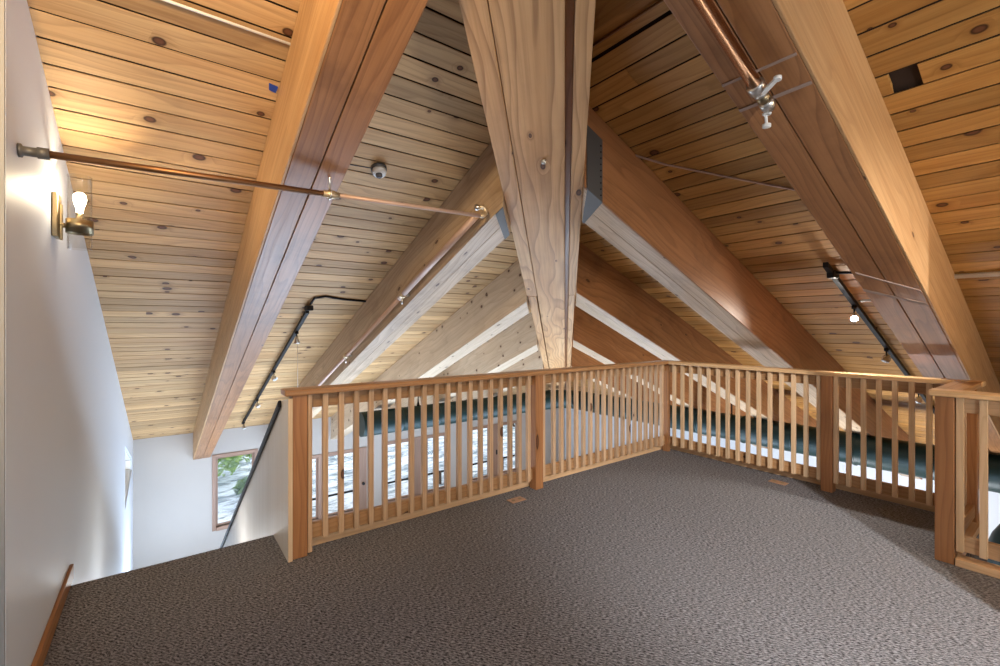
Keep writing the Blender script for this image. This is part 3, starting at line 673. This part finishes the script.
c = tp(5.75, 0.2); tag(MB().tube([c + V((0.012, 0.01, 0)), c + V((0.012, 0.01, -0.62))], 0.0025, 6).build('pull_cord', M['whitepl']), 'thin white cord hanging from the first lamp of the left track light', 'cord')
tr = thing('track_light', 'black track light with one glaring lamp on the right ceiling', 'track light', (5.3, 1.32, zr(5.3)))
def tq(x, d): return V((x, 1.33, zr(x) - d))
mb = MB(); mb.solid([tq(4.25, d) + V((0, x, 0)) for x, d in lp], [tq(8.4, d) + V((0, x, 0)) for x, d in lp]); mb.build('rail', M['black'], tr)
mb = MB()
for x in (4.45, 5.6, 7.0, 8.2): mb.tube([tq(x, 0.0), tq(x, 0.04)], 0.01, 8)
mb.build('standoff', M['black'], tr)
mb = MB(); a = tq(4.42, 0.05); mb.box((a.x - 0.07, a.y - 0.026, a.z - 0.035), (a.x + 0.07, a.y + 0.026, a.z + 0.03), 'x'); mb.build('feed_box', M['black'], tr, 0.01)
mb = MB(); mb.tube([a + V((0, -0.02, 0.01)), a + V((0.04, -0.2, 0.0)), a + V((0.1, -0.386, -0.01))], 0.011, 8); mb.build('feed_cable', M['black'], tr)
LAMP = track_head(tr, tq(4.95, 0.075), (0, 0, -1), (-0.86, -0.25, -0.38), M['lamp'])
track_head(tr, tq(5.95, 0.075), (0, 0, -1), (-0.3, 0.3, -0.85), M['whitepl'])
track_head(tr, tq(7.3, 0.075), (0, 0, -1), (-0.3, 0.3, -0.85), M['whitepl'])

# floor plates
def floor_plate(x, y, along, label):
    a, b = (0.075, 0.045) if along == 'x' else (0.045, 0.075)
    t = thing('floor_outlet', label, 'outlet cover', (x, y, 0), 'outlet covers set in the carpet')
    put(MB().box((x - a, y - b, 0.0015), (x + a, y + b, 0.008), 'x'), 'cover', M['copperplate'], t, 0.003)
    mb = MB()
    for s_ in (-1, 1):
        cx, cy = (x + s_ * 0.035, y) if along == 'x' else (x, y + s_ * 0.035)
        mb.tube([(cx, cy, 0.008), (cx, cy, 0.0105)], 0.016, 14)
    mb.build('socket_lid', M['brass'], t)
floor_plate(2.44, 3.02, 'x', 'tan outlet cover in the carpet below the left railing')
floor_plate(4.72, 1.86, 'y', 'tan outlet cover in the carpet below the right railing')

# ------------------------------------------------------------------ hanging duct
du = thing('air_duct', 'dark green round air duct hung beyond the railings, turning the corner', 'air duct', (8.0, 8.0, -0.265))
R_, ZD = 0.222, -0.265
def ribbed(p0, p1, step=0.75):
    p0, p1 = V(p0), V(p1); L = (p1 - p0).length; d = (p1 - p0) / L; pts, rs = [], []; s_ = 0
    while s_ < L:
        pts += [p0 + d * s_]; rs += [R_]
        e = min(s_ + step, L)
        if e < L: pts += [p0 + d * (e - 0.02), p0 + d * (e - 0.012), p0 + d * (e + 0.012), p0 + d * (e + 0.02)]; rs += [R_, R_ + 0.012, R_ + 0.012, R_]; s_ = e + 0.03
        else: break
    pts.append(p1); rs.append(R_)
    return MB().tube(pts, rs, 32)
ribbed((2.86, 8, ZD), (7.55, 8, ZD)).build('duct_run', M['duct'], du)
ribbed((8.0, 7.55, ZD), (8.0, -2.4, ZD)).build('duct_run', M['duct'], du)
mb = MB(); mb.tube([(7.55 + 0.45 * math.sin(a), 7.55 + 0.45 * math.cos(a), ZD) for a in (math.pi / 2 * k / 8 for k in range(9))], R_, 32); mb.build('duct_elbow', M['duct'], du)
for x in (4.0, 5.2, 6.85): 
    mb = MB(); mb.tube([(x, 8, ZD + R_), (x, 8, ZD + R_ + 0.09)], [0.03, 0.012], 10); mb.tube([(x, 8, ZD + R_ + 0.09), (x, 8, zl(8))], 0.012, 8); mb.build('hanger_rod', M['black'], du)
for y in (5.2, 3.9, 2.6, 1.2):
    mb = MB(); mb.tube([(8, y, ZD + R_), (8, y, zr(8))], 0.012, 8); mb.build('hanger_rod', M['black'], du)
dd = thing('air_duct', 'dark green duct elbow rising below the long duct at the far right', 'air duct', (6.9, 0.4, ZF))
mb = MB(); mb.tube([(6.9, 0.47, ZF + 0.001), (6.9, 0.47, -0.86)] + [(6.9, 0.47 - 0.32 * (1 - math.cos(a)), -0.86 + 0.32 * math.sin(a)) for a in (math.pi / 2 * k / 8 for k in range(1, 9))] + [(6.9, -2.5, -0.54)], 0.265, 28); mb.build('duct_run', M['duct'], dd)

# ------------------------------------------------------------------ outdoors
mb = MB(); nx, ny = 70, 60
X0, X1, Y0, Y1 = -25, 45, -8, 60
def gz(x, y): return -3.35 + 0.045 * max(0, y - 12) + 0.10 * math.sin(x * 0.9 + y * 0.6) * math.sin(y * 0.7) * min(1, max(0, y - YE - 0.3) / 3)
for i in range(nx):
    for j in range(ny):
        xa, xb = X0 + (X1 - X0) * i / nx, X0 + (X1 - X0) * (i + 1) / nx
        ya, yb = Y0 + (Y1 - Y0) * (j / ny) ** 1.25, Y0 + (Y1 - Y0) * ((j + 1) / ny) ** 1.25
        mb.quad([(xa, ya, gz(xa, ya)), (xb, ya, gz(xb, ya)), (xb, yb, gz(xb, yb)), (xa, yb, gz(xa, yb))], [(xa, ya), (xb, ya), (xb, yb), (xa, yb)], 0.5, True)
g = mb.build('ground', M['snow']); struct(g)
def bush(x, y, r, h, label, mat, n=900):
    t = thing('shrub', label, 'shrub', (x, y, gz(x, y)), 'shrubs in the snow outside')
    z = gz(x, y)
    st = MB()
    for k in range(7):
        a = random.uniform(0, 6.28); st.tube([(x, y, z - 0.05), (x + math.cos(a) * r * .3, y + math.sin(a) * r * .3, z + h * .5), (x + math.cos(a) * r * .6, y + math.sin(a) * r * .6, z + h * .85)], [0.03, 0.02, 0.008], 6)
    st.build('stem', M['bark'], t)
    lf = MB()
    for k in range(n):
        a = random.uniform(0, 6.28); e = random.uniform(-0.3, 1.0); q = random.uniform(0.55, 1.0)
        c_ = V((x + math.cos(a) * r * q * math.sqrt(max(0, 1 - max(e, 0) ** 2)), y + math.sin(a) * r * q * math.sqrt(max(0, 1 - max(e, 0) ** 2)), z + h * 0.42 + e * h * 0.58 * q))
        d1 = V((random.gauss(0, 1), random.gauss(0, 1), random.gauss(0, 1))).normalized(); d2 = d1.orthogonal().normalized(); s_ = random.uniform(0.05, 0.10)
        lf.quad([c_ - d1 * s_, c_ + d2 * s_ * .5, c_ + d1 * s_, c_ - d2 * s_ * .5], [(0, 0)] * 4, random.random())
    lf.build('foliage', mat, t)
bush(1.15, 15.5, 0.75, 1.5, 'bright green shrub on the snow in the middle of the small left window', M['leaf'], 1100)
bush(2.75, 16.6, 0.8, 1.5, 'green shrub at the right side of the small left window', M['leaf'], 1000)
bush(0.9, 17.6, 0.9, 2.1, 'green shrub at the left side of the small left window', M['leaf'])
bush(1.95, 14.3, 0.35, 0.5, 'low dark shrub in front of the others outside the small left window', M['leaf2'], 350)
bush(13.2, 16.5, 1.6, 1.9, 'light green shrub outside the window nearest the middle railing post', M['leaf'], 1200)
bush(7.5, 18.5, 1.0, 0.9, 'low grey-green shrub outside the middle window', M['leaf2'], 500)
bush(5.5, 19.5, 1.2, 1.0, 'low grey-green shrub outside the window behind the first balusters', M['leaf2'], 500)
# porch rail outside the windows
pr = thing('porch_rail', 'dark porch rail outside the windows behind the left railing', 'railing', (6, 12.2, -3.35))
mb = MB(); mb.box((2.0, 12.17, -2.97), (11.5, 12.23, -2.93), 'x'); mb.build('rail', M['black'], pr)
for x in (2.0, 4.4, 6.8, 9.2, 11.4): put(MB().box((x, 12.16, gz(x, 12.2) - 0.02), (x + 0.07, 12.24, -2.93), 'z'), 'post', M['bark'], pr)
# bare branches / trellis further off
tr_ = thing('trellis', 'dark timber frame standing in the snow outside the second window', 'trellis', (7.9, 17, -3.1))
mb = MB(); z = gz(7.7, 16.8)
for x in (6.9, 7.7, 8.5): mb.box((x, 16.8, z - 0.1), (x + 0.07, 16.87, z + 1.3), 'z')
mb.box((6.8, 16.78, z + 1.25), (8.7, 16.86, z + 1.33), 'x'); mb.box((6.8, 16.78, z + 0.75), (8.7, 16.86, z + 0.81), 'x')
mb.build('frame', M['bark'], tr_)

# ------------------------------------------------------------------ world and lights
w = bpy.data.worlds.new('World'); SC.world = w; w.use_nodes = True; nt = w.node_tree; nt.nodes.clear(); n = N(nt)
sk = n('ShaderNodeTexSky'); sk.sky_type = 'NISHITA'; sk.sun_disc = False; sk.sun_elevation = math.radians(38); sk.sun_rotation = math.radians(200); sk.air_density = 1.2
hsv = n('ShaderNodeHueSaturation'); hsv.inputs['Saturation'].default_value = 0.45; n.link(sk.outputs[0], hsv.inputs['Color'])
bg = n('ShaderNodeBackground'); bg.inputs[1].default_value = 0.26; n.link(hsv.outputs[0], bg.inputs[0])
o = n('ShaderNodeOutputWorld'); n.link(bg.outputs[0], o.inputs[0])
def light(name, typ, loc, power, col=(1, 1, 1), size=0.1, aim=None, **kw):
    d_ = bpy.data.lights.new(name, typ); d_.energy = power; d_.color = col
    if typ == 'AREA': d_.size = size
    elif typ == 'SUN': d_.angle = size
    else: d_.shadow_soft_size = size
    for k, v in kw.items(): setattr(d_, k, v)
    o_ = bpy.data.objects.new(name, d_); COL.objects.link(o_); o_.location = loc
    if aim is not None: o_.rotation_euler = (V(aim) - V(loc)).to_track_quat('-Z', 'Y').to_euler()
    return o_
light('sun', 'SUN', (0, 30, 20), 1.7, (1, 0.95, 0.88), 0.02, aim=(8, 0, -6))
light('sconce_bulb_light', 'POINT', (sx, sy, 2.16), 30, (1.0, 0.84, 0.60), 0.03)
light('track_lamp_light', 'SPOT', tuple(LAMP + V((-0.035, -0.01, -0.018))), 50, (1.0, 0.92, 0.80), 0.02, aim=tuple(LAMP + V((-0.86, -0.25, -0.38))), spot_size=math.radians(140), spot_blend=0.4)
light('loft_ceiling_lamp_light', 'SPOT', (0.9, -2.3, 2.9), 820, (1.0, 0.985, 0.97), 0.03, aim=(3.8, 0.9, 0.0), spot_size=math.radians(58), spot_blend=0.8)
light('loft_left_fill', 'SPOT', (-0.5, 0.5, 2.75), 140, (1.0, 0.70, 0.36), 0.10, aim=(0.25, 3.2, 2.45), spot_size=math.radians(100), spot_blend=0.6)  # added warm fill out of view, for the left boards and rafter side
light('loft_right_fill', 'POINT', (3.3, -1.5, 2.0), 42, (1.0, 0.78, 0.50), 0.12)  # added warm fill beyond the right edge of view, no fixture
light('loft_low_fill', 'POINT', (3.3, -2.3, 1.0), 26, (1.0, 0.95, 0.88), 0.12)  # added unseen fill for the right railing
light('loft_back_fill', 'POINT', (0.5, -1.7, 1.7), 86, (0.98, 0.98, 0.98), 0.2)  # added unseen fill from behind the camera
light('stair_fill', 'POINT', (0.3, 8.9, -2.75), 95, (0.60, 0.77, 1.0), 0.2)  # added cool fill out of view, in place of window daylight
light('stair_fill', 'POINT', (0.2, 5.0, -0.7), 7, (1.0, 0.97, 0.92), 0.15)  # small added fill for the stair panel, no fixture
# added unseen uplights: stand in for window daylight, brighten the right wall
light('lower_fill', 'AREA', (2.6, 7.0, -3.0), 235, (0.58, 0.76, 1.0), 3.4, aim=(2.6, 7.6, 1.0))
light('lower_fill', 'AREA', (6.5, 6.0, -3.0), 200, (0.64, 0.80, 1.0), 3.4, aim=(6.5, 7.0, 1.0))
light('lower_fill', 'AREA', (7.5, 2.0, -3.0), 190, (0.88, 0.93, 1.0), 2.0, aim=(10.0, 2.5, 0.0))


# ------------------------------------------------------------------ camera
F, CY, YAW = 451.5, 327.0, 0.643
cam = bpy.data.cameras.new('Camera'); co = bpy.data.objects.new('Camera', cam); COL.objects.link(co)
cam.sensor_width = 36.0; cam.lens = F / 1000 * 36.0; cam.clip_start = 0.02; cam.clip_end = 300
co.location = (0, 0, 1.49); co.rotation_euler = (math.pi / 2, 0, -YAW)
cam.shift_y = -(333 - CY) / 1000.0
SC.camera = co
SC.view_settings.view_transform = 'Standard'
try: SC.view_settings.look = 'None'
except Exception: pass
SC.view_settings.gamma = 1.0; SC.view_settings.exposure = 0.66; SC.view_settings.use_curve_mapping = False
SC.cycles.max_bounces = 7; SC.cycles.diffuse_bounces = 4; SC.cycles.transparent_max_bounces = 12
SC.cycles.use_denoising = True; SC.cycles.sample_clamp_indirect = 6.0
SC.cycles.caustics_reflective = False; SC.cycles.caustics_refractive = False
for o_ in list(bpy.data.objects):
    if '_o' in o_: del o_['_o']
